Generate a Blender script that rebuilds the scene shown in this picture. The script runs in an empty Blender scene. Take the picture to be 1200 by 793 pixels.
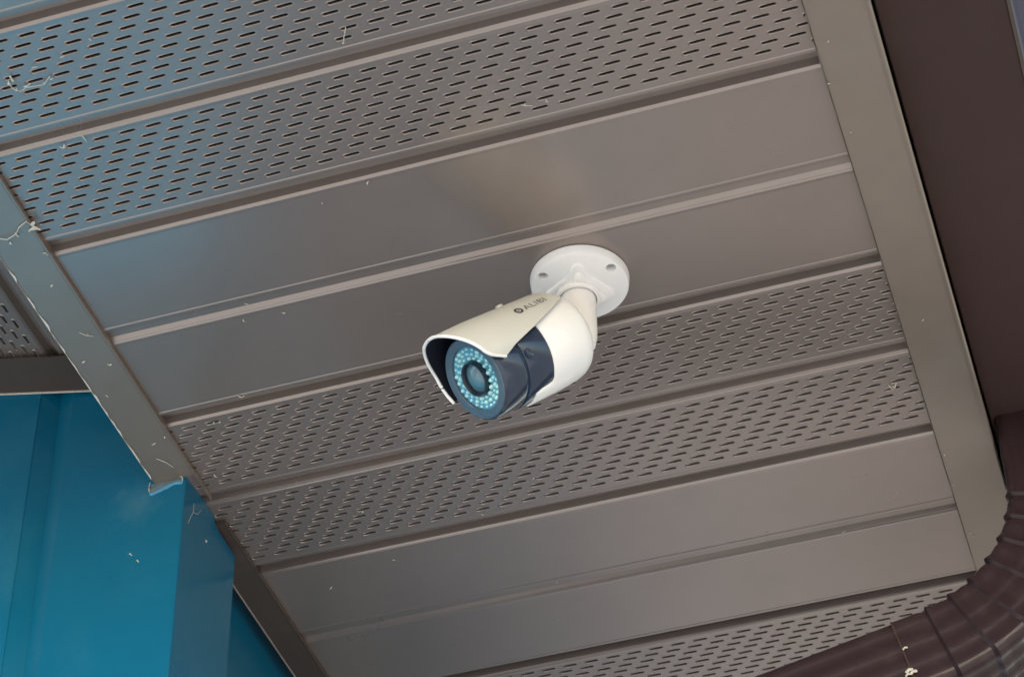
import bpy, bmesh, math, random
from mathutils import Vector, Matrix
R = math.radians
random.seed(7)
SC = bpy.context.scene
COL = SC.collection
EYE = 1.6                      # camera height above the ground
H = 2.875                      # height of the soffit

# ------------------------------------------------------------------ camera
cd = bpy.data.cameras.new('camera')
cam = bpy.data.objects.new('camera', cd); COL.objects.link(cam)
r_ = Vector((0.95197797, 0.3057164, -0.01659581)); u_ = Vector((0.21713954, -0.63595563, 0.74054767)); f_ = Vector((-0.21584337, 0.70858868, 0.67179887))
cam.matrix_world = Matrix(((r_.x, u_.x, -f_.x, 0), (r_.y, u_.y, -f_.y, 0), (r_.z, u_.z, -f_.z, EYE), (0, 0, 0, 1)))
cd.sensor_width = 36.0; cd.lens = 2955.63 / 1200 * 36; cd.clip_start = .05; cd.clip_end = 900
SC.camera = cam

# ------------------------------------------------------------------ sky, sun, exposure
SUN_EL, SUN_AZ = 24, 169        # azimuth clockwise from +Y
w = bpy.data.worlds.new("World"); SC.world = w; w.use_nodes = True
nt = w.node_tree; nt.nodes.clear()
sky = nt.nodes.new('ShaderNodeTexSky'); sky.sky_type = 'NISHITA'; sky.sun_disc = False
sky.sun_elevation = R(SUN_EL); sky.sun_rotation = R(SUN_AZ)
bg = nt.nodes.new('ShaderNodeBackground'); bg.inputs[1].default_value = .12
wo = nt.nodes.new('ShaderNodeOutputWorld')
nt.links.new(sky.outputs[0], bg.inputs[0]); nt.links.new(bg.outputs[0], wo.inputs[0])
sl = bpy.data.lights.new('sun', 'SUN'); sl.energy = 5; sl.angle = R(.5); sl.color = (1, .95, .88)
so = bpy.data.objects.new('sun', sl); COL.objects.link(so)
sd = Vector((math.sin(R(SUN_AZ)) * math.cos(R(SUN_EL)), math.cos(R(SUN_AZ)) * math.cos(R(SUN_EL)), math.sin(R(SUN_EL))))
so.rotation_euler = sd.to_track_quat('Z', 'Y').to_euler(); so.location = (3, -3, 8)
SC.view_settings.view_transform = 'Standard'; SC.view_settings.look = 'None'
SC.view_settings.gamma = 1; SC.view_settings.exposure = 1.66

# ------------------------------------------------------------------ materials
def mat(name, col, rough=.4, metal=0., spec=.5, var=.12, vscale=30., bump=0., bscale=6., dirt=None, dirt_amt=0., rvar=.08):
    m = bpy.data.materials.new(name); m.use_nodes = True
    n = m.node_tree.nodes; l = m.node_tree.links; b = n['Principled BSDF']
    tc = n.new('ShaderNodeTexCoord')
    no = n.new('ShaderNodeTexNoise'); no.inputs['Scale'].default_value = vscale; no.inputs['Detail'].default_value = 6
    l.new(tc.outputs['Object'], no.inputs['Vector'])
    mx = n.new('ShaderNodeMix'); mx.data_type = 'RGBA'
    mx.inputs[6].default_value = tuple(c * (1 - var) for c in col) + (1,)
    mx.inputs[7].default_value = tuple(min(1, c * (1 + var)) for c in col) + (1,)
    l.new(no.outputs['Fac'], mx.inputs[0])
    out = mx.outputs[2]
    if dirt:
        d = n.new('ShaderNodeTexNoise'); d.inputs['Scale'].default_value = 14; d.inputs['Detail'].default_value = 9; d.inputs['Roughness'].default_value = .7
        l.new(tc.outputs['Object'], d.inputs['Vector'])
        cr = n.new('ShaderNodeValToRGB'); cr.color_ramp.elements[0].position = .52; cr.color_ramp.elements[1].position = .78
        cr.color_ramp.elements[1].color = (dirt_amt,) * 3 + (1,)
        l.new(d.outputs['Fac'], cr.inputs[0])
        m2 = n.new('ShaderNodeMix'); m2.data_type = 'RGBA'; l.new(cr.outputs[0], m2.inputs[0]); l.new(out, m2.inputs[6]); m2.inputs[7].default_value = tuple(dirt) + (1,)
        out = m2.outputs[2]
    l.new(out, b.inputs['Base Color'])
    b.inputs['Metallic'].default_value = metal; b.inputs['Specular IOR Level'].default_value = spec
    mr = n.new('ShaderNodeMapRange'); mr.inputs[3].default_value = max(.02, rough - rvar); mr.inputs[4].default_value = rough + rvar
    n2 = n.new('ShaderNodeTexNoise'); n2.inputs['Scale'].default_value = vscale * .35; n2.inputs['Detail'].default_value = 4
    l.new(tc.outputs['Object'], n2.inputs['Vector']); l.new(n2.outputs['Fac'], mr.inputs[0]); l.new(mr.outputs[0], b.inputs['Roughness'])
    if bump:
        bp = n.new('ShaderNodeBump'); bp.inputs['Strength'].default_value = 1; bp.inputs['Distance'].default_value = bump
        n3 = n.new('ShaderNodeTexNoise'); n3.inputs['Scale'].default_value = bscale; n3.inputs['Detail'].default_value = 1.5
        l.new(tc.outputs['Object'], n3.inputs['Vector']); l.new(n3.outputs['Fac'], bp.inputs['Height']); l.new(bp.outputs[0], b.inputs['Normal'])
    return m

M = dict(
    soffit=mat('brown_soffit_paint', (.270, .226, .204), .28, .52, .8, .03, 40, .0018, 4, (.17, .155, .13), .22, .02),
    trim=mat('brown_trim_paint', (.245, .207, .174), .33, .45, .55, .08, 40, .0006, 8, (.25, .24, .22), .35),
    trim_dark=mat('dark_brown_trim_paint', (.070, .055, .047), .42, .1, .35, .08, 40, .0006, 8, (.2, .19, .17), .25),
    gutter=mat('dark_brown_gutter_paint', (.050, .030, .028), .4, 0, .15, .1, 30, .0008, 7, (.07, .06, .055), .3),
    spout=mat('dark_brown_downspout_paint', (.025, .0140, .0160), .26, 0, .30, .1, 30, .0008, 18, (.09, .075, .06), .3),
    blue=mat('blue_wall_paint', (.001, .110, .205), .26, 0, .35, .07, 18, .0012, 5, (.05, .2, .28), .25),
    blue_torn=mat('torn_blue_edge', (.06, .27, .44), .5, 0, .5, .35, 300),
    bare=mat('scuffed_bare_strip', (.13, .20, .24), .5, .2, .4, .45, 220, .0004, 200),
    raw=mat('chipped_bare_edge', (.55, .53, .48), .6, 0, .3, .35, 400),
    fleck=mat('pale_flecks', (.50, .48, .40), .8, 0, .2, .25, 600),
    attic=mat('cavity_shade', (.05, .045, .04), .9, 0, .1),  # dark colour stands in for the unlit space behind the slots
    roof=mat('brown_roof_sheet', (.08, .065, .06), .5),
    white=mat('white_camera_plastic', (.80, .80, .79), .34, 0, .45, .015, 60, 0, 6, (.60, .58, .5), .35),
    hood=mat('aged_cream_hood_plastic', (.54, .54, .495), .36, 0, .45, .03, 60, 0, 6, (.6, .57, .47), .25),
    navy=mat('dark_navy_housing', (.016, .030, .058), .13, 0, .55, .08, 50, 0, 6, (.09, .1, .11), .25),
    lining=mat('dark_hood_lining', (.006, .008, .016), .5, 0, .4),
    bezel=mat('slate_blue_bezel', (.055, .095, .135), .3, 0, .5, .08, 80, 0, 6, (.2, .24, .26), .3),
    board=mat('led_board_sky_reflection', (.09, .33, .48), .22, .3, .6, .3, 700),  # blue is a sky reflection painted into the base colour
    led=mat('led_dome_sky_reflection', (.34, .66, .80), .1, .2, .8, .55, 260),  # pale blue stands in for sky mirrored in a front glass
    ring=mat('black_lens_ring', (.012, .022, .036), .3),
    glass=mat('blue_grey_lens_glass', (.075, .17, .22), .06, 0, .9, .1, 100),
    print=mat('dark_grey_print', (.05, .05, .048), .5),
    screw=mat('grey_screw_metal', (.45, .45, .43), .4, .6),
    gravel=mat('warm_gravel_ground', (.25, .22, .185), .9, 0, .3, .25, 60, .01, 80, (.16, .14, .11), .6),  # unseen ground, kept darker so the soffit's right side reflects less
    ground=mat('pale_bounce_concrete', (.46, .435, .40), .85, 0, .3, .2, 1.3, .004, 30, (.34, .33, .29), .6),  # pale tone for the added slabs that the soffit reflects
)
# grey smudge where the trim was cut into the blue wall
def smudge(m, c, rad, col, amt):
    n = m.node_tree.nodes; l = m.node_tree.links; b = n['Principled BSDF']
    src = b.inputs['Base Color'].links[0].from_socket
    ge = n.new('ShaderNodeNewGeometry')
    sb = n.new('ShaderNodeVectorMath'); sb.operation = 'SUBTRACT'; sb.inputs[1].default_value = c; l.new(ge.outputs['Position'], sb.inputs[0])
    dv = n.new('ShaderNodeVectorMath'); dv.operation = 'DIVIDE'; dv.inputs[1].default_value = rad; l.new(sb.outputs[0], dv.inputs[0])
    ln = n.new('ShaderNodeVectorMath'); ln.operation = 'LENGTH'; l.new(dv.outputs[0], ln.inputs[0])
    no = n.new('ShaderNodeTexNoise'); no.inputs['Scale'].default_value = 90; no.inputs['Detail'].default_value = 6; l.new(ge.outputs['Position'], no.inputs['Vector'])
    ad = n.new('ShaderNodeMath'); ad.operation = 'MULTIPLY_ADD'; ad.inputs[1].default_value = 1.3; l.new(no.outputs['Fac'], ad.inputs[0]); l.new(ln.outputs['Value'], ad.inputs[2])
    mr = n.new('ShaderNodeMapRange'); mr.inputs[1].default_value = .75; mr.inputs[2].default_value = 1.45; mr.inputs[3].default_value = amt; mr.inputs[4].default_value = 0
    l.new(ad.outputs[0], mr.inputs[0])
    mx = n.new('ShaderNodeMix'); mx.data_type = 'RGBA'; l.new(mr.outputs[0], mx.inputs[0]); l.new(src, mx.inputs[6]); mx.inputs[7].default_value = col + (1,)
    l.new(mx.outputs[2], b.inputs['Base Color'])
smudge(M['blue'], (-.745, 1.413, EYE + 1.255), (.030, .05, .034), (.07, .19, .26), .36)

# ------------------------------------------------------------------ helpers
def link(name, me, m, parent=None, kind=None):
    o = bpy.data.objects.new(name, me); COL.objects.link(o)
    for mm in (m if isinstance(m, (list, tuple)) else [m]): me.materials.append(mm)
    if parent:
        o.parent = parent; o.matrix_parent_inverse = Matrix.Translation(-parent.location)
    if kind: o['kind'] = kind
    return o
def tag(o, label, cat, group=None):
    o['label'] = label; o['category'] = cat
    if group: o['group'] = group
    return o
def thing(name, label, cat, loc=(0, 0, 0), group=None):
    o = bpy.data.objects.new(name, None); COL.objects.link(o); o.location = loc; o.empty_display_size = .05
    return tag(o, label, cat, group)
def part(parent, name, v, f, m, smooth=False, kind=None, fix=True):
    me = bpy.data.meshes.new(name); me.from_pydata([tuple(p) for p in v], [], f)
    if fix:
        bm = bmesh.new(); bm.from_mesh(me); bmesh.ops.recalc_face_normals(bm, faces=bm.faces); bm.to_mesh(me); bm.free()
    if smooth: 
        for p in me.polygons: p.use_smooth = True
    return link(name, me, m, parent, kind)
def prism_y(pts, y0, y1, v=None, f=None):       # (x,z) outline run along y
    v = [] if v is None else v; f = [] if f is None else f
    b = len(v); n = len(pts)
    v += [(x, y0, z) for x, z in pts] + [(x, y1, z) for x, z in pts]
    f += [(b + i, b + (i + 1) % n, b + n + (i + 1) % n, b + n + i) for i in range(n)]
    f += [tuple(b + i for i in range(n))[::-1], tuple(b + n + i for i in range(n))]
    return v, f
def prism_x(pts, x0, x1, v=None, f=None):       # (y,z) outline run along x
    v = [] if v is None else v; f = [] if f is None else f
    b = len(v); n = len(pts)
    v += [(x0, y, z) for y, z in pts] + [(x1, y, z) for y, z in pts]
    f += [(b + i, b + (i + 1) % n, b + n + (i + 1) % n, b + n + i) for i in range(n)]
    f += [tuple(b + i for i in range(n))[::-1], tuple(b + n + i for i in range(n))]
    return v, f
def thick(line, t):                              # open (a,b) polyline -> closed outline of thickness t
    out = []
    for i, (x, z) in enumerate(line):
        p = line[max(0, i - 1)]; q = line[min(len(line) - 1, i + 1)]
        dx, dz = q[0] - p[0], q[1] - p[1]; L = math.hypot(dx, dz)
        out.append((x - dz / L * t, z + dx / L * t))
    return list(line) + out[::-1]
def lathe(parent, name, prof, o, ax, m, seg=48, smooth=True, closed=False, kind=None):   # prof: (radius, distance along ax)
    ax = Vector(ax).normalized(); a1 = ax.orthogonal().normalized(); a2 = ax.cross(a1)
    v, f = [], []; n = len(prof)
    for i in range(seg):
        t = 2 * math.pi * i / seg; d = a1 * math.cos(t) + a2 * math.sin(t)
        for rr, s in prof: v.append(Vector(o) + ax * s + d * rr)
    for i in range(seg):
        j = (i + 1) % seg
        for k in range(n if closed else n - 1):
            k2 = (k + 1) % n
            f.append((i * n + k, j * n + k, j * n + k2, i * n + k2))
    ob = part(parent, name, v, f, m, smooth, kind)
    if smooth:
        ob.data.set_sharp_from_angle(angle=R(32))
    return ob
def tube(v, f, pts, rad, n=5):
    b0 = len(v); pts = [Vector(p) for p in pts]
    for i, p in enumerate(pts):
        d = (pts[min(i + 1, len(pts) - 1)] - pts[max(0, i - 1)]).normalized(); a1 = d.orthogonal().normalized(); a2 = d.cross(a1)
        for k in range(n): v.append(p + (a1 * math.cos(2 * math.pi * k / n) + a2 * math.sin(2 * math.pi * k / n)) * rad)
    for i in range(len(pts) - 1):
        for k in range(n): f.append((b0 + i * n + k, b0 + i * n + (k + 1) % n, b0 + (i + 1) * n + (k + 1) % n, b0 + (i + 1) * n + k))
    return v, f

# ------------------------------------------------------------------ ground
gv = [(-400, -400, 0), (400, -400, 0), (400, 400, 0), (-400, 400, 0)]
part(None, 'ground', gv, [(0, 1, 2, 3)], M['gravel'], kind='structure')
def slab(name, x0, x1, y0, y1):
    part(None, name, [(x, y, z) for z in (-.1, .02) for x, y in ((x0, y0), (x1, y0), (x1, y1), (x0, y1))], [(0, 3, 2, 1), (4, 5, 6, 7), (0, 1, 5, 4), (1, 2, 6, 5), (2, 3, 7, 6), (3, 0, 4, 7)], M['ground'], kind='structure')
slab('bounce_slab', -9, 9, -14, 1.38)  # unseen slab added to give the soffit bright ground to reflect
slab('bounce_slab', -9, -.80, 2.78, 16)  # unseen slab added behind the corner for a bright soffit reflection

def rake(X): return EYE + 1.389 - .236 * (X + .7974)      # underside of the sloping gable overhang

# ------------------------------------------------------------------ roof
v, f = [], []
for y0, y1 in ((.875, 2.75),):
    pts = [(-6, rake(-6) + .16), (-.05, rake(-.05) + .22), (-.05, rake(-.05) + .25), (-6, rake(-6) + .19)]
    prism_y(pts, y0, y1, v, f)  # unseen slab, put in to block light from above
rt = part(None, 'unseen_roof', v, f, M['roof']); tag(rt, 'unseen dark brown roof slab put above the soffit and gutter to block light', 'roof')

# ------------------------------------------------------------------ soffit panels
PIT, ROW, SL = .0196, .00775, .10138
def S(k): return 1.0383 + SL * k
def strip_profile(deep_mid):
    a = [(.0006, .0078), (.0100, .0078), (.0113, .0015), (.0124, .0004), (.0133, -.0002), (.0145, -.0002), (.01602, 0)]
    b = [(.09353, 0), (.0965, 0), (.0974, -.0004), (.0990, -.0004), (.0998, .0002), (.1006, .0003), (.1013, .0012)]
    if deep_mid: mid = [(.1015, .0066), (.1100, .0066), (.1116, .0014)]
    else: mid = [(.1018, .0018), (.1034, .0030), (.1096, .0030), (.1126, .0009)]
    c = [(.1138, .0004), (.1147, -.0002), (.1158, -.0002), (.11740, 0)]
    d = [(.19491, 0), (.1978, 0), (.1987, -.0004), (.2003, -.0004), (.2011, .0002), (.2019, .0003), (.2026, .0012), (.2027, .0072)]
    return [a, b + mid + c, d]
def slot_zone(v, f, x0, x1, o0, phase):
    hl, hw = .0055, .00112
    ring = [(-hl, -hw * .55), (-hl + .0011, -hw), (0, -hw), (hl - .0011, -hw), (hl, -hw * .55), (hl, hw * .55), (hl - .0011, hw), (0, hw), (-hl + .0011, hw), (-hl, hw * .55)]
    for j in range(10):
        yb = o0 + j * ROW; yc = yb + ROW / 2
        c = x0 + ((phase - .0064 * j) % PIT)
        if c - x0 > .002: 
            b = len(v); v += [(x0, yb, 0), (c, yb, 0), (c, yb + ROW, 0), (x0, yb + ROW, 0)]; f.append((b, b + 3, b + 2, b + 1))
        cells = []
        while c + PIT <= x1: cells.append(c); c += PIT
        b = len(v); v += [(c, yb, 0), (x1, yb, 0), (x1, yb + ROW, 0), (c, yb + ROW, 0)]; f.append((b, b + 3, b + 2, b + 1))
        for c in cells:
            xc = c + PIT / 2; b = len(v)
            out = [(c, yc - .0008), (c, yb), (xc, yb), (c + PIT, yb), (c + PIT, yc - .0008), (c + PIT, yc + .0008), (c + PIT, yb + ROW), (xc, yb + ROW), (c, yb + ROW), (c, yc + .0008)]
            v += [(x, y, 0) for x, y in out]
            jx = random.uniform(-.0002, .0002)
            v += [(xc + jx + x * 1.20, yc + y * 1.9, 0) for x, y in ring]
            v += [(xc + jx + x * 1.07, yc + y * 1.4, -.0005 if x < -hl * .7 else -.0001) for x, y in ring]
            v += [(xc + jx + x, yc + y, .0001) for x, y in ring]
            v += [(xc + jx + x, yc + y, .0014) for x, y in ring]
            for q in range(4):
                for i in range(10):
                    k = (i + 1) % 10
                    f.append((b + q * 10 + i, b + q * 10 + 10 + i, b + q * 10 + 10 + k, b + q * 10 + k))
def panel_mesh(name, x0, x1, vented, nx=24):
    v, f = [], []
    def strips(prof):
        b = len(v); n = len(prof)
        for i in range(2):
            x = (x0, x1)[i]
            v.extend((x, o, z) for o, z in prof)
        for k in range(n - 1): f.append((b + k, b + k + 1, b + n + k + 1, b + n + k))
    secs = strip_profile(vented)
    if vented:
        for s in secs: strips(s)
        slot_zone(v, f, x0, x1, .01602, .004); slot_zone(v, f, x0, x1, .11740, .011)
    else:
        strips(secs[0] + secs[1] + secs[2])
    me = bpy.data.meshes.new(name); me.from_pydata(v, [], f); me.materials.append(M['soffit'])
    return me
X0, X1 = -.713, -.112
mv, ms = panel_mesh('vented_panel', X0, X1, True), panel_mesh('solid_panel', X0, X1, False)
sof = thing('soffit', 'brown metal soffit of slotted and plain panels that carries the white camera', 'soffit', (-.41, 1.2, H))
def put_panel(me, parent, matrix):
    o = bpy.data.objects.new(me.name, me); COL.objects.link(o); o.parent = parent
    o.matrix_parent_inverse = Matrix.Translation(-parent.location); o.matrix_basis = matrix
    return o
ph = {-5: .0, -1: .0105, 3: .0118, 7: .004, 11: .008}
for k in range(-1, 14, 2):
    vent = (k + 5) % 4 == 0
    put_panel(mv if vent else ms, sof, Matrix.Translation((0 if not vent else ph[k] - .0118, S(k), H + random.uniform(-.0003, .0003))))

v = [(x, S(-3) + o, z + H) for x in (X0, X1) for o, z in [(.168, .012), (.168, 0)] + strip_profile(False)[2]]
n = len(v) // 2
part(sof, 'cut_panel', v, [(k, k + 1, n + k + 1, n + k) for k in range(n - 1)], M['soffit'])
# flecks of dirt stuck to the panels
def fleck(parent, x, y, z, size=None, name='dirt_fleck'):
    s = (size or random.uniform(.0008, .0017)) * .82; L = s * random.uniform(.9, 2.1); a = random.uniform(0, 6.28); bend = random.uniform(-.8, .8)
    v, f, pts = [], [], []
    for i in range(5):
        t = i / 4 - .5; aa = a + bend * t * 2
        pts.append((x + math.cos(aa) * L * t * 2, y + math.sin(aa) * L * t * 2, z - .0004 - .0007 * (1 - 4 * t * t) * random.uniform(.5, 1.3)))
    b = [s * random.uniform(.2, .7) for _ in range(5)]
    for i, p in enumerate(pts):
        p = Vector(p); nrm = Vector((-math.sin(a), math.cos(a), 0))
        v += [p - nrm * b[i], p + nrm * b[i], p + Vector((0, 0, -b[i] * .6))]
    for i in range(4):
        for k in range(3): f.append((i * 3 + k, i * 3 + (k + 1) % 3, i * 3 + 3 + (k + 1) % 3, i * 3 + 3 + k))
    f += [(0, 1, 2), (12, 14, 13)]
    return part(parent, name, v, f, M['fleck'])
for x, y in [(-0.6293, 0.9826), (-0.6481, 0.9876), (-0.6519, 0.9903), (-0.6493, 0.9977), (-0.641, 0.9964), (-0.6292, 0.998), (-0.6232, 0.996), (-0.5835, 0.9727), (-0.6081, 0.9802), (-0.4236, 1.0235), (-0.4262, 1.0289), (-0.3283, 1.1202), (-0.3136, 1.1218), (-0.6421, 1.0561), (-0.456, 1.1557), (-0.4928, 1.1645), (-0.5924, 1.2598), (-0.583, 1.2434), (-0.6265, 1.3393), (-0.5611, 1.2616), (-0.6591, 1.3613), (-0.6537, 1.3621), (-0.444, 1.5076), (-0.4973, 1.5382), (-0.588, 1.5034), (-0.467, 1.6454), (-0.5854, 1.5719), (-0.2232, 1.6566), (-0.1483, 1.4903), (-0.6488, 1.5913), (-0.6832, 1.422)]:
    fleck(sof, x, y, H - .001, None if x > -.62 or y > 1.1 else random.uniform(.0012, .0022))
def thread(parent, pts, rad=.0004, name='cobweb_thread'):
    v, f = [], []; tube(v, f, pts, rad * .6, 4); return part(parent, name, v, f, M['fleck'])
thread(sof, [(-.6519, .990, H - .002), (-.650, .994, H - .004), (-.647, .9985, H - .003), (-.642, .9975, H - .002), (-.6292, .998, H - .003), (-.6232, .994, H - .001)], .0005)
thread(sof, [(-.4199, 1.0169, H - .001), (-.4215, 1.020, H - .003), (-.4236, 1.0235, H - .002), (-.4245, 1.0262, H - .003), (-.4262, 1.0289, H - .001)], .0006)
thread(sof, [(-.6262, 1.0504, H - .001), (-.6245, 1.0535, H - .003), (-.6255, 1.0575, H - .001)], .0005)
thread(sof, [(-.3310, 1.1202, H - .001), (-.3270, 1.1205, H - .003), (-.3240, 1.1235, H - .001)], .0006)
thread(sof, [(-.1510, 1.4890, H - .001), (-.1490, 1.4905, H - .004), (-.1465, 1.4895, H - .004), (-.1450, 1.4880, H - .001)], .0008)

# dark sheets above the slots, coloured to stand in for the cavity's darkness
v, f = prism_x([(.905, H + .045), (2.6, H + .045), (2.6, H + .05), (.905, H + .05)], -.7, -.1)
part(sof, 'shade_backing_sheet', v, f, M['attic'])

# ------------------------------------------------------------------ sloping soffit under the gable overhang
rs = thing('gable_soffit', 'dark sloping slotted soffit at left edge, above the blue wall beyond the scuffed trim', 'soffit', (-.9, 1.0, rake(-.9)))
ang = math.atan(.236); L0 = .50
mv2, ms2 = panel_mesh('vented_panel', 0, L0, True), panel_mesh('solid_panel', 0, L0, False)
for i in range(-1, 4):
    xs = -.808 - i * .2027 * math.cos(ang)
    mtx = Matrix.Translation((xs, .902, rake(xs) + .002)) @ Matrix.Rotation(ang, 4, 'Y') @ Matrix.Rotation(R(90), 4, 'Z')
    put_panel(mv2 if i % 2 == 0 else ms2, rs, mtx)
v, f = prism_y([(-1.9, rake(-1.9) + .05), (-.735, rake(-.735) + .05), (-.735, rake(-.735) + .055), (-1.9, rake(-1.9) + .055)],   .91, 1.405)
part(rs, 'shade_backing_sheet', v, f, M['attic'])  # dark sheet painted as the unlit space behind these slots
# channel along the top of the gable wall
def slope_strip(y0, y1, dz0, dz1, x0=-6, x1=-.732):
    v = []
    for y in (y0, y1):
        v += [(x0, y, rake(x0) + dz0), (x1, y, rake(x1) + dz0), (x1, y, rake(x1) + dz1), (x0, y, rake(x0) + dz1)]
    return v, [(0, 1, 2, 3)[::-1], (4, 5, 6, 7), (0, 1, 5, 4), (1, 2, 6, 5), (2, 3, 7, 6), (3, 0, 4, 7)]
v, f = slope_strip(1.364, 1.4085, -.004, -.0025)
jt = thing('wall_top_trim', 'dark brown trim along the top of the blue wall at left edge', 'trim', (-.9, 1.40, rake(-.9)))
part(jt, 'flange', v, f, M['trim_dark'])
v, f = slope_strip(1.4078, 1.4090, -.0052, -.0041); part(jt, 'lower_edge', v, f, M['raw'])
v, f = slope_strip(.878, .898, -.105, .15, -6, -.7335)  # unseen board, hung lower to keep sun off the wall
v2, f2 = prism_y([(-.7335, H + .12), (-.7335, H - .004), (-.06, H - .004), (-.06, H + .12)], .878, .898)
f += [tuple(k + len(v) for k in q) for q in f2]; v += v2
ff = part(None, 'rake_shade_fascia', v, f, M['trim']); tag(ff, 'unseen brown fascia board along the sloping gable edge, deepened to shade the wall', 'fascia')

# ------------------------------------------------------------------ trims round the soffit
def jag(parent, x, z, y0, y1, amp, step, m, name='chipped_edge', side=-1):
    v, f = [], []; y = y0; k = 0
    while y < y1:
        a = amp * (random.random() ** 2.2) + .0002
        yy = y
        v += [(x, yy, z), (x - side * a, yy, z - .0005), (x + side * .0002, yy, z + .003), (x - side * a * .6, yy, z + .0006)]
        if k: 
            b = len(v) - 8; f += [(b, b + 1, b + 5, b + 4), (b, b + 4, b + 6, b + 2), (b + 1, b + 3, b + 7, b + 5), (b + 2, b + 6, b + 7, b + 3)]
        y += step * random.uniform(.5, 1.5); k += 1
    return part(parent, name, v, f, m)
t = thing('soffit_edge_trim', 'scuffed brown trim strip running down to the blue wall corner, chipped along its left edge', 'trim', (-.714, 1.1, H))
prof = thick([(-.6968, H + .006), (-.6968, H - .0036), (-.6974, H - .0042), (-.7305, H - .0042), (-.7312, H - .0034), (-.7312, H + .115)], -.0008)
v, f = prism_y(prof, .899, 1.4122); part(t, 'channel', v, f, M['trim'])
v, f = prism_y([(-.6968, H - .0046), (-.6955, H - .0046), (-.6955, H - .001), (-.6968, H - .001)], .899, 1.446); part(t, 'hem', v, f, M['trim'])
jag(t, -.7313, H - .0046, .91, 1.412, .0022, .006, M['raw'])
for x, y in [(-0.7172, 1.1268), (-0.7088, 1.1205), (-0.6984, 1.1434), (-0.6974, 1.1456), (-0.7059, 1.2333), (-0.7049, 1.2691), (-0.7225, 1.26), (-0.7213, 1.3019), (-0.6997, 1.3609), (-0.7112, 1.3658), (-0.7088, 1.1766)]:
    fleck(t, x, y, H - .0045, random.uniform(.001, .0018))
fleck(t, -.6938, 1.1155, H - .0045, .0036); fleck(t, -.6950, 1.1185, H - .0045, .003)
thread(t, [(-.726, 1.118, H - .005), (-.717, 1.1215, H - .0065), (-.709, 1.1195, H - .005), (-.704, 1.1135, H - .006), (-.697, 1.1105, H - .005), (-.6938, 1.1155, H - .006)], .0007)
thread(t, [(-.7110, 1.229, H - .005), (-.7065, 1.232, H - .007), (-.7030, 1.2365, H - .005)], .0004)
thread(t, [(-.7165, 1.383, H - .005), (-.7105, 1.389, H - .006), (-.708, 1.397, H - .005)], .0005)

t = thing('wall_edge_trim', 'narrow dark brown trim strip below the blue corner, meeting the bottom edge of the photo', 'trim', (-.71, 1.9, H))
prof = [(-.6985, H + .006), (-.6985, H - .0036), (-.6991, H - .0042), (-.7225, H - .0042), (-.7232, H - .0034), (-.7232, H + .006)]
v, f = prism_y(prof, 1.4772, 2.6); part(t, 'channel', v, f, M['trim_dark'])
v, f = prism_y([(-.6985, H - .0046), (-.6974, H - .0046), (-.6974, H - .001), (-.6985, H - .001)], 1.4772, 2.6); part(t, 'hem', v, f, M['trim_dark'])
jag(t, -.7234, H - .0046, 1.49, 1.8, .0006, .01, M['raw'])

t = thing('fascia_trim', 'wide brown fascia trim strip between the slotted soffit and the dark gutter', 'trim', (-.107, 1.3, H))
prof = thick([(-.1283, H + .006), (-.1283, H - .0036), (-.1277, H - .0042), (-.0872, H - .0042), (-.0864, H - .0034), (-.0864, H + .14)], .0008)
v, f = prism_y(prof, .899, 2.70); part(t, 'fascia_cover', v, f, M['trim'])
v, f = prism_y([(-.0878, H - .0056), (-.0864, H - .0056), (-.0852, H - .0046), (-.0852, H - .0022), (-.0864, H - .0022), (-.0878, H - .0043)], .899, 2.70); part(t, 'hem', v, f, M['trim'])
jag(t, -.1285, H - .0046, .91, 2.0, .0008, .012, M['trim'], name='worn_edge', side=-1)
for x, y in [(-0.1194, 1.1279), (-0.1269, 1.1646), (-0.1117, 1.4192), (-0.1252, 1.5814), (-0.1256, 1.6211), (-0.1237, 1.6879), (-0.1212, 1.6936), (-0.1222, 1.2137)]:
    fleck(t, x, y, H - .0045, .0009)

# ------------------------------------------------------------------ blue walls
gw = thing('gable_wall', 'blue ribbed metal wall with a vertical rib and a scuffed top corner', 'wall', (-1.2, 1.42, 0))
YW = 1.4153
def wall_front(xs, name, base=None):           # plan polyline (x,y) -> sheet from ground up to the sloping soffit, with thickness
    v, f = [], []
    for x, y in xs:
        zt = rake(x) + .03
        v += [(x, y, 0), (x, y, zt), (x, y + .0012, zt), (x, y + .0012, 0)]
    for i in range(len(xs) - 1):
        a = i * 4
        for k in range(4): f.append((a + k, a + (k + 1) % 4, a + 4 + (k + 1) % 4, a + 4 + k))
    e = (len(xs) - 1) * 4; f += [(0, 1, 2, 3), (e, e + 1, e + 2, e + 3)]
    return part(gw, name, v, f, M['blue'])
for i in range(7):                              # sheets with one proud rib at the right end of each
    x1 = -.8285 - i * .30; x0 = x1 - .30; Y0 = YW + .0042
    wall_front([(x0, Y0), (x0 + .075, Y0), (x0 + .079, Y0 - .003), (x0 + .091, Y0 - .003), (x0 + .095, Y0), (x0 + .150, Y0), (x0 + .154, Y0 - .003), (x0 + .166, Y0 - .003), (x0 + .17, Y0), (x1 - .073, Y0), (x1 - .058, Y0 - .0095), (x1 - .0158, Y0 - .0095), (x1 - .015, Y0 - .0093), (x1, Y0), (x1 + .001, Y0)], 'wall_panel')
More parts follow.
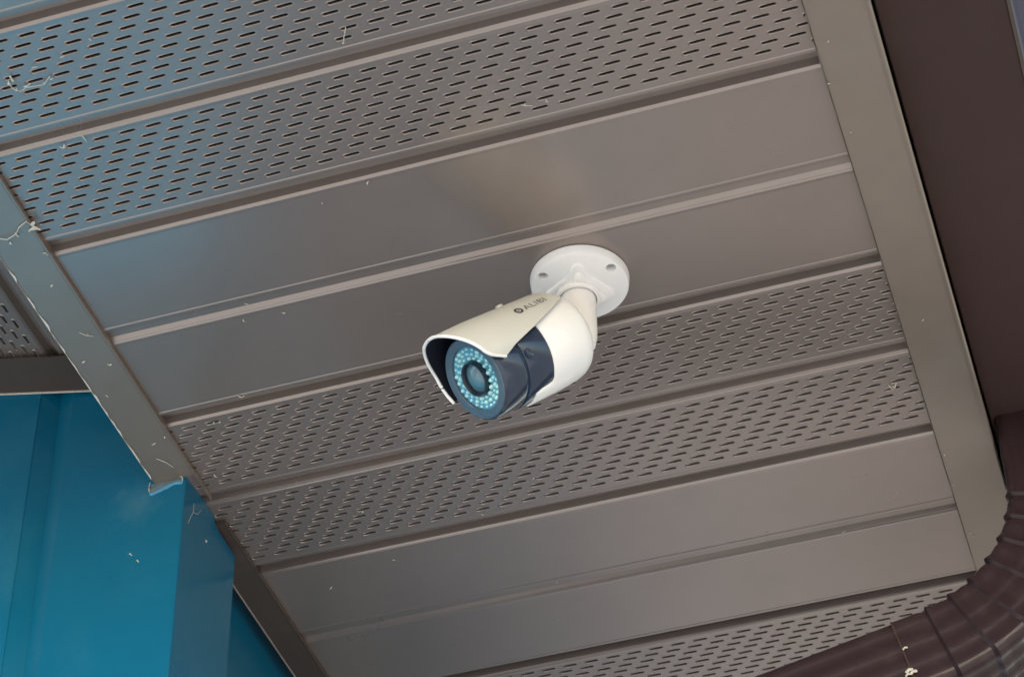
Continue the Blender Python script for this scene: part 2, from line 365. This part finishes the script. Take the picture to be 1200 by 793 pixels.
# corner flashing: front leg, outer edge, side leg
def flash():
    v, f = [], []
    front = [(-.8290, YW + .0038), (-.8285, YW + .0034), (-.8150, YW - .0018), (-.8140, YW - .0022), (-.7600, YW - .0022), (-.7330, YW - .0022)]
    XC, YC = -.7044, YW - .0022
    plan = []
    for x, y in front: plan.append((x, y, rake(x) + .03))
    plan += [(-.7314, YC, H - .0046), (-.7240, YC, H - .0068), (-.7150, YC, H - .0046), (-.7090, YC, H - .0042), (-.7056, YC, H - .0038), (XC - .0003, YC + .0003, H - .0036), (XC, YC + .0015, H - .0034), (XC, YC + .030, H - .001), (XC, YC + .056, H - .001), (XC, YC + .060, H - .006), (XC, YC + .068, H - .009), (XC, YC + .102, H - .009), (XC - .0015, YC + .1045, H - .009), (XC - .024, YC + .1045, H - .009)]
    for x, y, z in plan: v += [(x, y, 0), (x, y, z)]
    for i in range(len(plan) - 1): f.append((2 * i, 2 * i + 1, 2 * i + 3, 2 * i + 2))
    o = part(gw, 'corner_flashing', v, f, M['blue'])
    s = o.modifiers.new('thickness', 'SOLIDIFY'); s.thickness = .0008; s.offset = 0
flash()
# torn strip of sheet where the trim was cut into the corner
rag = [(-.7342, .0098), (-.7325, .0108), (-.7300, .0104), (-.7275, .0094), (-.7250, .0088), (-.7220, .0076), (-.7190, .0070), (-.7160, .0056), (-.7130, .0048), (-.7100, .0050), (-.7078, .0058), (-.7060, .0050)]
v, f = [], []
for i, (x, d) in enumerate(rag):
    v += [(x, YW - .0028, H - .0040), (x, YW - .0030 - random.uniform(0, .0006), H - .0040 - d * .5), (x, YW - .0028, H - .0036 - d)]
for i in range(len(rag) - 1):
    a = i * 3
    f += [(a, a + 1, a + 4, a + 3), (a + 1, a + 2, a + 5, a + 4)]
part(gw, 'bare_strip', v, f, M['bare'])
v, f = [], []
for i, (x, d) in enumerate(rag):
    k = random.uniform(.0004, .0011); z = H - .0036 - d
    v += [(x, YW - .0026, z + .0003), (x + k * .3, YW - .0038 - k, z - k * .4), (x, YW - .0028, z - .0006 - k * .9)]
for i in range(len(rag) - 1):
    a = i * 3
    f += [(a, a + 1, a + 4, a + 3), (a + 1, a + 2, a + 5, a + 4), (a + 2, a, a + 3, a + 5)]
part(gw, 'torn_edge', v, f, M['blue_torn'])
jag(gw, -.7346, H - .010, YW - .006, YW - .001, .001, .002, M['raw'], name='chipped_corner')
thread(gw, [(-.7344, YW - .004, H - .003), (-.7350, YW - .0045, H - .009), (-.7342, YW - .004, H - .013)], .0006, 'torn_fibre')
thread(gw, [(-.7085, YW - .005, H - .004), (-.7062, YW - .006, H - .0055), (-.7052, YW - .005, H - .0095)], .0007, 'torn_fibre')
v, f = [], []
tube(v, f, [(-.8443, YW + .0042 - .0094, 0), (-.8443, YW + .0042 - .0094, rake(-.8443))], .0009, 8); part(gw, 'rib_highlight_bead', v, f, M['blue'], True)  # thin tube added to draw the highlight along the rib edge
tube_v, tube_f = [], []
tube(tube_v, tube_f, [(-.7045, YW - .0020, 0), (-.7045, YW - .0020, H - .006)], .0008, 8); part(gw, 'corner_highlight_bead', tube_v, tube_f, M['blue'], True)  # thin tube added as the corner's edge highlight
# scratches and specks on the corner
zc = EYE
thread(gw, [(-.7040, YW + .008, zc + 1.232), (-.7038, YW + .012, zc + 1.242), (-.7039, YW + .016, zc + 1.2495), (-.7040, YW + .0155, zc + 1.258)], .0004)
thread(gw, [(-.7040, YW + .016, zc + 1.2490), (-.7038, YW + .024, zc + 1.2530), (-.7040, YW + .030, zc + 1.262)], .0003)
for x, z, k in [(-.7452, 1.2036, 1), (-.7386, 1.1957, .7)]:
    v, f = [], []; tube(v, f, [(x - .0012 * k, YW - .003, zc + z + .001), (x, YW - .0038, zc + z), (x + .001 * k, YW - .003, zc + z - .0012)], .0007 * k, 5); part(gw, 'dirt_fleck', v, f, M['fleck'])
v, f = [], []; tube(v, f, [(-.7042, YW + .042, zc + 1.2405), (-.7034, YW + .0425, zc + 1.240), (-.7042, YW + .043, zc + 1.239)], .0010, 5); part(gw, 'dirt_fleck', v, f, M['fleck'])

sw = thing('side_wall', 'dark teal blue metal wall under the narrow trim at the bottom edge, in deep shade', 'wall', (-.74, 4, 0))
y = YW + .08
for i in range(3):
    XS = -.7355
    pl = [(y, XS), (y + .05, XS), (y + .054, XS + .0025), (y + .066, XS + .0025), (y + .07, XS), (y + .255, XS), (y + .269, XS + .0145), (y + .287, XS + .0145), (y + .30, XS)]
    v, f = [], []
    for yy, xx in pl: v += [(xx, yy, 0), (xx, yy, H + .015), (xx - .0012, yy, H + .015), (xx - .0012, yy, 0)]
    for j in range(len(pl) - 1):
        for k in range(4): f.append((j * 4 + k, j * 4 + (k + 1) % 4, j * 4 + 4 + (k + 1) % 4, j * 4 + 4 + k))
    e = (len(pl) - 1) * 4; f += [(0, 1, 2, 3), (e, e + 1, e + 2, e + 3)]
    part(sw, 'wall_panel', v, f, M['blue']); y += .30

# ------------------------------------------------------------------ gutter
ZG = H + .016
g = thing('gutter', 'dark brown metal gutter running along the right edge of the photo', 'gutter', (-.04, 1.5, ZG))
prof = [(-.0850, ZG + .12), (-.0850, ZG + .0025), (-.0838, ZG), (-.0012, ZG), (.0012, ZG + .0008), (.0024, ZG + .003), (.0030, ZG + .030), (.0060, ZG + .046), (.0150, ZG + .064), (.0290, ZG + .078), (.0360, ZG + .088), (.0385, ZG + .100), (.0385, ZG + .118), (.0300, ZG + .120), (.0300, ZG + .112)]
v, f = prism_y(thick(prof, .0008), .88, 2.74); part(g, 'trough', v, f, M['gutter'])
v, f = prism_y([(-.0004, ZG - .0010), (.0022, ZG - .0004), (.0034, ZG + .0014), (.0028, ZG + .0030), (.0014, ZG + .0012)], .88, 2.74); part(g, 'front_bead', v, f, M['trim_dark'])
v, f = prism_y([(-.0846, ZG + .12), (-.0846, ZG), (.0024, ZG), (.003, ZG + .03), (.015, ZG + .064), (.0385, ZG + .1), (.0385, ZG + .118)], .875, .8795); part(g, 'end_cap', v, f, M['gutter'])

# ------------------------------------------------------------------ downspout
YN = 1.5715; DY = .080; DR = .0670; RHO = .1085
CX, CZ = -.1904, EYE + 1.228
dsp = thing('downspout', 'dark brown downspout with a crimped elbow under the gutter at bottom right', 'downspout', (-.055, YN + .04, ZG))
def section(n_rib=3):                            # outline in (radial 0..DR, y 0..DY), rounded and lightly ribbed on its broad faces
    pts = []; c = .007
    def corner(cx, cy, a0):
        for i in range(5):
            a = R(a0 + i * 22.5); pts.append((cx + c * math.cos(a), cy + c * math.sin(a)))
    def edge(p, q, n, nx, ny):
        for i in range(1, n * 4):
            t = i / (n * 4); h = .0011 * (.5 - .5 * math.cos(2 * math.pi * t * n)) 
            pts.append((p[0] + (q[0] - p[0]) * t - nx * h, p[1] + (q[1] - p[1]) * t - ny * h))
    corner(c, c, 180); edge((c, 0), (DR - c, 0), 3, 0, -1)
    corner(DR - c, c, 270); edge((DR, c), (DR, DY - c), 4, 1, 0)
    corner(DR - c, DY - c, 0); edge((DR - c, DY), (c, DY), 3, 0, 1)
    corner(c, DY - c, 90); edge((0, DY - c), (0, c), 4, -1, 0)
    return pts
SEC = section()
def sweep(name, stations, m, parent, grow=0., cap=True):
    # station: (origin point at radial 0, radial direction, scale)
    v, f = [], []; n = len(SEC)
    for o, d, sc in stations:
        for rr, yy in SEC:
            rr2 = (rr - DR / 2) * sc + DR / 2; y2 = (yy - DY / 2) * (1 + (sc - 1) * DR / DY) + DY / 2
            v.append((o[0] + d[0] * rr2, YN + y2, o[1] + d[1] * rr2))
    for i in range(len(stations) - 1):
        for k in range(n): f.append((i * n + k, i * n + (k + 1) % n, (i + 1) * n + (k + 1) % n, (i + 1) * n + k))
    if cap: f += [tuple(range(n)), tuple((len(stations) - 1) * n + i for i in range(n))]
    o = part(parent, name, v, f, m, True); o.data.set_sharp_from_angle(angle=R(28)); return o
END = 78
st = []
st.append(((CX + RHO, ZG + .004), (1, 0), 1.0)); st.append(((CX + RHO, ZG - .001), (1, 0), 1.0)); st.append(((CX + RHO, CZ + .004), (1, 0), 1.0))
crimps = [8, 18.5, 29.5, 40.5, 52, 62.5, 73]
a = 0
while a <= END:
    dist = min((abs(a - c), c) for c in crimps); sc = 1.0
    d0 = a - dist[1]
    # each crimp overlaps the next piece: a sharp step out, then a slow taper back
    if -3.2 <= d0 <= 0: sc = 1.0 + .045 * (1 + d0 / 3.2)
    elif 0 < d0 < 1.0: sc = 1.045 - .075 * d0
    elif 1.0 <= d0 < 4: sc = .970 + .030 * (d0 - 1) / 3
    th = R(a); st.append(((CX + RHO * math.cos(th), CZ - RHO * math.sin(th)), (math.cos(th), -math.sin(th)), sc)); a += .5
th = R(END); dirx, dirz = -math.sin(th), -math.cos(th); ex, ez = CX + RHO * math.cos(th), CZ - RHO * math.sin(th); rd = (math.cos(th), -math.sin(th))
st.append(((ex + dirx * .018, ez + dirz * .018), rd, 1.0))
sweep('elbow', st, M['spout'], dsp)
def straight(a, b, sc0, sc1): return [((ex + dirx * a, ez + dirz * a), rd, sc0), ((ex + dirx * b, ez + dirz * b), rd, sc1)]
sweep('pipe', straight(.010, .42, .97, .97), M['spout'], dsp)
sweep('joint_band', straight(.0175, .0188, 1.012, 1.012), M['gutter'], dsp)
# lower elbow and drop against the side wall, outside the photograph
lx, lz = ex + dirx * .415, ez + dirz * .415
st = []
for i in range(0, 14):
    th2 = R(END * (1 - i / 13)); 
    # turning back down about a centre below the pipe
    c2 = (lx + rd[0] * (DR + .06), lz + rd[1] * (DR + .06)); rr = DR + .06
    st.append(((c2[0] - math.cos(th2) * rr, c2[1] + math.sin(th2) * rr), (math.cos(th2), -math.sin(th2)), 1.0))
st.append(((st[-1][0][0], .1), (1, 0), 1.0))
sweep('drop_pipe', st, M['spout'], dsp)
for dx, rr, s in [(.0160, .030, .0008), (.0195, .050, .0013), (.0170, .0525, .0012), (.0215, .053, .0009)]:
    fx, fz = ex + dirx * dx + rd[0] * rr, ez + dirz * dx + rd[1] * rr
    v, f = [], []; tube(v, f, [(fx - s * 2, YN - .0003, fz - s), (fx, YN - .0016, fz), (fx + s * 2, YN - .0003, fz + s * .4)], s, 5); part(dsp, 'paint_chip', v, f, M['fleck'])

# ------------------------------------------------------------------ security camera
A = Vector((-.619, -.4315, -.6563)).normalized(); N = Vector((-.4324, -.5104, .7433)); N = (N - A * N.dot(A)).normalized(); T = A.cross(N)
if T.dot(Vector((.6557, -.7438, -.1294))) < 0: T = -T
F0 = Vector((-.4105, 1.2561, EYE + 1.1607)); PC = Vector((-.3427, 1.2988, H))
sec = thing('security_camera', 'white bullet security camera with cream sun hood mounted on the brown soffit', 'camera', PC)
def cp(s, phi, rad): return F0 + A * s + (N * math.cos(phi) + T * math.sin(phi)) * rad
def mlathe(name, prof, m, seg=64, kind=None): return lathe(sec, name, [(r, s) for r, s in prof], F0, A, m, seg, kind=kind)

# mounting plate with three real holes
ZP = -.0090
lp = lathe(sec, 'mounting_plate', [(0, -.0005), (.0362, -.0005), (.0366, -.0012), (.0360, -.0072), (.0352, -.0086), (.0340, ZP), (.018, ZP - .0006), (0, ZP - .0008)], PC, (0, 0, 1), M['white'], 72)
hc = []
for x, y in [(-.3647, 1.2784), (-.3154, 1.2857), (-.350, 1.3260)]:
    cut = lathe(None, 'cutter', [(0, -.003), (.0037, -.003), (.0037, -.02), (0, -.02)], (x, y, H), (0, 0, 1), M['white'], 20)
    mo = lp.modifiers.new('hole', 'BOOLEAN'); mo.object = cut; mo.operation = 'DIFFERENCE'; mo.solver = 'EXACT'; hc.append(cut)
bpy.context.view_layer.update()
me2 = bpy.data.meshes.new_from_object(lp.evaluated_get(bpy.context.evaluated_depsgraph_get()))
lp.modifiers.clear(); lp.data = me2; me2.set_sharp_from_angle(angle=R(32))
for c in hc: bpy.data.objects.remove(c)
for x, y in [(-.3647, 1.2784), (-.3154, 1.2857), (-.350, 1.3260)]:
    lathe(sec, 'screw', [(0, -.0052), (.0012, -.0054), (.0030, -.0048), (.0033, -.0035), (.0033, -.002)], (x, y, H), (0, 0, 1), M['screw'], 18)
# raised scalloped boss round the ball socket
bo = Vector((-.3445, 1.3025, H))
v, f = [], []; n = 72
def boss_r(t):
    return .0150 + .0085 * max(0, math.cos(1.5 * (t))) ** 2.2 + .004 * (.5 + .5 * math.cos(3 * t)) 
t0 = math.atan2(-.029, .0075)
LAY = [(1.02, ZP - .0001, 0), (.985, ZP - .0017, 0), (.93, ZP - .0023, 0), (1.0, ZP - .0024, 1), (.95, ZP - .0040, 1), (.86, ZP - .0048, 1), (.70, ZP - .0056, 1)]
def lobe(t, c, w_): 
    d = (t - c + math.pi) % (2 * math.pi) - math.pi
    return math.exp(-(d / w_) ** 2)
for g_, z, tier in LAY:
    for i in range(n):
        t = 2 * math.pi * i / n
        if tier == 0: rr = .0185 + .0115 * lobe(t, t0, .30) + .0075 * lobe(t, t0 - 1.75, .42) + .0075 * lobe(t, t0 + 1.75, .42)
        else: rr = .0150 + .0080 * lobe(t, t0, .28) + .0060 * lobe(t, t0 - 1.95, .35) + .0060 * lobe(t, t0 + 1.95, .35)
        v.append((bo.x + rr * g_ * math.cos(t), bo.y + rr * g_ * math.sin(t), bo.z + z))
for l_ in range(len(LAY) - 1):
    for i in range(n): f.append((l_ * n + i, l_ * n + (i + 1) % n, (l_ + 1) * n + (i + 1) % n, (l_ + 1) * n + i))
f.append(tuple((len(LAY) - 1) * n + i for i in range(n)))
o = part(sec, 'socket_boss', v, f, M['white'], True); o.data.set_sharp_from_angle(angle=R(34))
AC = Vector((-.3458, 1.3030, H))
lathe(sec, 'socket_collar', [(.0132, -.010), (.0160, -.0125), (.0166, -.0150), (.0158, -.0168), (.0142, -.0172), (.0136, -.0160), (.0136, -.012)], AC, (0, 0, 1), M['white'], 48)
lathe(sec, 'arm', [(.0, -.012), (.0129, -.0125), (.0131, -.018), (.0130, -.048), (.0126, -.055), (.0110, -.062), (.006, -.0655), (0, -.0665)], AC, (0, 0, 1), M['white'], 48)

# rear shell: sleeve round the axis whose front edge steps forward underneath
def shell_front(phi):
    d = 180 - abs(math.degrees((phi + math.pi) % (2 * math.pi) - math.pi))     # 0 underneath
    k = min(1, max(0, (24 - d) / 8)); k = k * k * (3 - 2 * k)
    return -.046 + .016 * k
v, f = [], []; n = 96
def ring(fn):
    b = len(v)
    for i in range(n):
        p = 2 * math.pi * i / n; s, rad = fn(p); v.append(cp(s, p, rad))
    return b
rings = [ring(lambda p: (shell_front(p) - .004, .0322)), ring(lambda p: (shell_front(p) - .0002, .0322)), ring(lambda p: (shell_front(p), .0328)), ring(lambda p: (shell_front(p) - .0004, .0336)), ring(lambda p: (shell_front(p) - .0012, .0339))]
rings += [ring(lambda p, q=q: (-.0622 + (q - 3) * .0, .0341)) if False else ring(lambda p, s=s, rd_=rd_: (s, rd_)) for q, (s, rd_) in enumerate([(-.064, .0341), (-.079, .0334), (-.0840, .0325), (-.0875, .0309), (-.0900, .0286), (-.0915, .0252), (-.0922, .017), (-.0924, .005)])]
for a_, b_ in zip(rings, rings[1:]):
    for i in range(n): f.append((a_ + i, a_ + (i + 1) % n, b_ + (i + 1) % n, b_ + i))
f.append(tuple(rings[-1] + i for i in range(n)))
o = part(sec, 'rear_shell', v, f, M['white'], True); o.data.set_sharp_from_angle(angle=R(40))
# dark front housing in two steps
hs = mlathe('front_housing', [(.0322, -.052), (.0327, -.050), (.0327, -.0245), (.0322, -.0232), (.0312, -.0228), (.0312, -.0220), (.0318, -.0212), (.0320, -.020), (.0316, -.0035), (.0308, -.0012), (.0298, -.0002)], M['navy'])
mlathe('bezel', [(.0300, -.0004), (.0292, .0004), (.0240, .0002), (.0234, -.0004), (.0230, -.0022)], M['bezel'])
mlathe('led_board', [(.0231, -.0020), (.0128, -.0030)], M['board'])
v, f = [], []
def dome(c, ax, rad, m=6):
    ax = Vector(ax).normalized(); a1 = ax.orthogonal().normalized(); a2 = ax.cross(a1); b = len(v)
    for h, k in ((0, 1), (.6, .85), (1.05, .45)):
        for i in range(m + 2):
            t = 2 * math.pi * i / (m + 2); v.append(c + ax * (h * rad) + (a1 * math.cos(t) + a2 * math.sin(t)) * rad * k)
    q = m + 2; v.append(c + ax * rad * 1.2)
    for l_ in range(2):
        for i in range(q): f.append((b + l_ * q + i, b + l_ * q + (i + 1) % q, b + (l_ + 1) * q + (i + 1) % q, b + (l_ + 1) * q + i))
    for i in range(q): f.append((b + 2 * q + i, b + 2 * q + (i + 1) % q, b + 3 * q))
for cnt, rad, off in ((17, .0150, .1), (22, .0182, .35), (26, .0214, .0)):
    for i in range(cnt):
        p = 2 * math.pi * (i + off) / cnt; dome(cp(-.0028, p + random.uniform(-.03, .03), rad + random.uniform(-.0004, .0004)), A, random.uniform(.0014, .0024))
part(sec, 'led_lamps', v, f, M['led'], True, kind='stuff')
mlathe('lens_ring', [(.0127, -.0030), (.0126, .0006), (.0122, .0014), (.0116, .0014), (.0109, .0004), (.0106, -.0030)], M['ring'])
mlathe('lens', [(.0108, -.0024), (.0088, -.0010), (.0062, .0001), (.0035, .0008), (0, .0010)], M['glass'])
# small screw on the side of the housing
ps = cp(-.0275, R(107), .0326); d = (ps - (F0 + A * -.0275)).normalized()
lathe(sec, 'housing_screw', [(0, .0002), (.0018, .0004), (.0020, .0008), (.0034, .0012), (.0036, .0006), (.0036, -.001)], ps, d, M['navy'], 20)

# sun hood
def table(t, x):
    if x <= t[0][0]: return t[0][1]
    for (a_, b_), (c_, d_) in zip(t, t[1:]):
        if x <= c_: return b_ + (d_ - b_) * (x - a_) / (c_ - a_)
    return t[-1][1]
RIM = [(-90, .003), (-52, .0045), (-25, .0112), (-8, .0155), (10, .0175), (35, .0185), (49, .0165), (74, .0104), (87, .0078), (94, .001), (98.5, -.010)]
RAD = [(-90, .0322), (-75, .0340), (-52, .0372), (-25, .0397), (82, .0395), (90, .0382), (98.5, .0352)]
EDG = [(-.081, 63), (-.064, 73), (-.043, 83), (-.021, 91.5), (-.010, 98.5)]
def rim_s(deg): return sum(table(RIM, deg + k) for k in (-3, 0, 3)) / 3
def hood_r(s, deg=40):
    e = min(1, max(0, (s + .02) / .024)); e = e * e * (3 - 2 * e)
    base = .0366 + .0029 * min(1, max(0, (s + .08) / .07))
    fr = sum(table(RAD, deg + k) for k in (-8, -4, 0, 4, 8)) / 5 if deg < 70 else table(RAD, deg)
    if deg < 0: return max(base * (1 - .12 * min(1, -deg / 60)), .0345) * (1 - e) + fr * e
    return base + (fr - .0395) * min(1, max(0, (s + .05) / .03))
nu, nv = 110, 30
def hood_point(i, w_, dr):
    q = -1 + 2 * i / nu; dg = 90 * q if q < 0 else 98.5 * q
    sr = -.081 + .011 * (1 - max(0, q)); sx = sr + w_ * (rim_s(dg) - sr)
    p = dg * table(EDG, -.081 + w_ * .071) / 98.5
    return cp(sx, R(p), hood_r(sx, p) + dr)
def hood_grid(dr, ds, dphi):
    b = len(v)
    for j in range(nv + 1):
        for i in range(nu + 1): v.append(hood_point(i, j / nv, dr))
    return b
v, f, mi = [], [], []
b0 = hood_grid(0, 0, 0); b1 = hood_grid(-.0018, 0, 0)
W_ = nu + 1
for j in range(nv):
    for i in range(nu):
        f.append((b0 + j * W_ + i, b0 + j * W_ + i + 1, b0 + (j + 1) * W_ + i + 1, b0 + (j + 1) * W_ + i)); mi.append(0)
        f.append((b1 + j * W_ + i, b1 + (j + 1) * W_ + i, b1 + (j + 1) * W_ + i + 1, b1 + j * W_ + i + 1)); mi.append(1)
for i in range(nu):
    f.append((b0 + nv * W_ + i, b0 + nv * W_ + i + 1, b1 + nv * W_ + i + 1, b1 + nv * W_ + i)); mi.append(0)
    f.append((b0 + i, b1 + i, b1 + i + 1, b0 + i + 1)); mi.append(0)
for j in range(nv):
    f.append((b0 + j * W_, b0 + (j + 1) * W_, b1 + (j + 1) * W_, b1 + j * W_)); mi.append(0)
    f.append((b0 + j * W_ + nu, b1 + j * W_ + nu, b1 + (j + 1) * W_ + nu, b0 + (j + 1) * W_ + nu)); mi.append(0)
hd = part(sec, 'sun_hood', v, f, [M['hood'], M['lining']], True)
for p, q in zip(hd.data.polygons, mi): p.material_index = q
hd.data.set_sharp_from_angle(angle=R(45))
# rolled rim along the front edge of the hood
v, f = [], []
rp = [hood_point(i, 1.0, -.0009) for i in range(nu + 1)]
tube(v, f, rp, .00125, 8)
part(hd, 'rim', v, f, M['white'], True); hd.children[0].matrix_parent_inverse = Matrix.Identity(4)
hs_ = cp(-.051, R(10), hood_r(-.051)); lathe(sec, 'hood_screw', [(0, .0022), (.002, .0021), (.003, .0014), (.0032, -.001)], hs_, hs_ - F0 - A * -.051, M['hood'], 16)
# printed mark and name on the side of the hood
def wrap_print(name, pts_faces):
    v2, f2 = pts_faces
    vv = []
    for x, y in v2:                              # x back along the hood, y up towards its crown
        s = -.0395 - x; ph_ = R(61.0) - y / .038 - x * 1.2
        vv.append(cp(s, ph_, hood_r(s) + .00018))
    return part(sec, name, vv, f2, M['print'])
def ring2(cx, cy, ro, ri, n=32):
    v2 = []
    for i in range(n):
        t = 2 * math.pi * i / n; v2 += [(cx + ro * math.cos(t), cy + ro * math.sin(t)), (cx + ri * math.cos(t), cy + ri * math.sin(t))]
    return v2, [(2 * i, 2 * ((i + 1) % n), 2 * ((i + 1) % n) + 1, 2 * i + 1) for i in range(n)]
a_, b_ = ring2(.0032, .0030, .0036, .0018); c_, d_ = ring2(.0032, .0030, .0008, .0001, 12)
b_ += [tuple(k + len(a_) for k in q) for q in d_]; wrap_print('eye_mark', (a_ + c_, b_))
tc = bpy.data.curves.new('letters', 'FONT'); tc.body = 'ALIBI'; tc.size = .0082; tc.space_character = 1.08; tc.resolution_u = 3
to = bpy.data.objects.new('letters', tc); COL.objects.link(to); bpy.context.view_layer.update()
tm = bpy.data.meshes.new_from_object(to.evaluated_get(bpy.context.evaluated_depsgraph_get())); bpy.data.objects.remove(to)
wd = max(p.co.x for p in tm.vertices)
wrap_print('name_lettering', ([(.0083 + p.co.x * .0215 / wd, p.co.y) for p in tm.vertices], [tuple(p.vertices) for p in tm.polygons]))
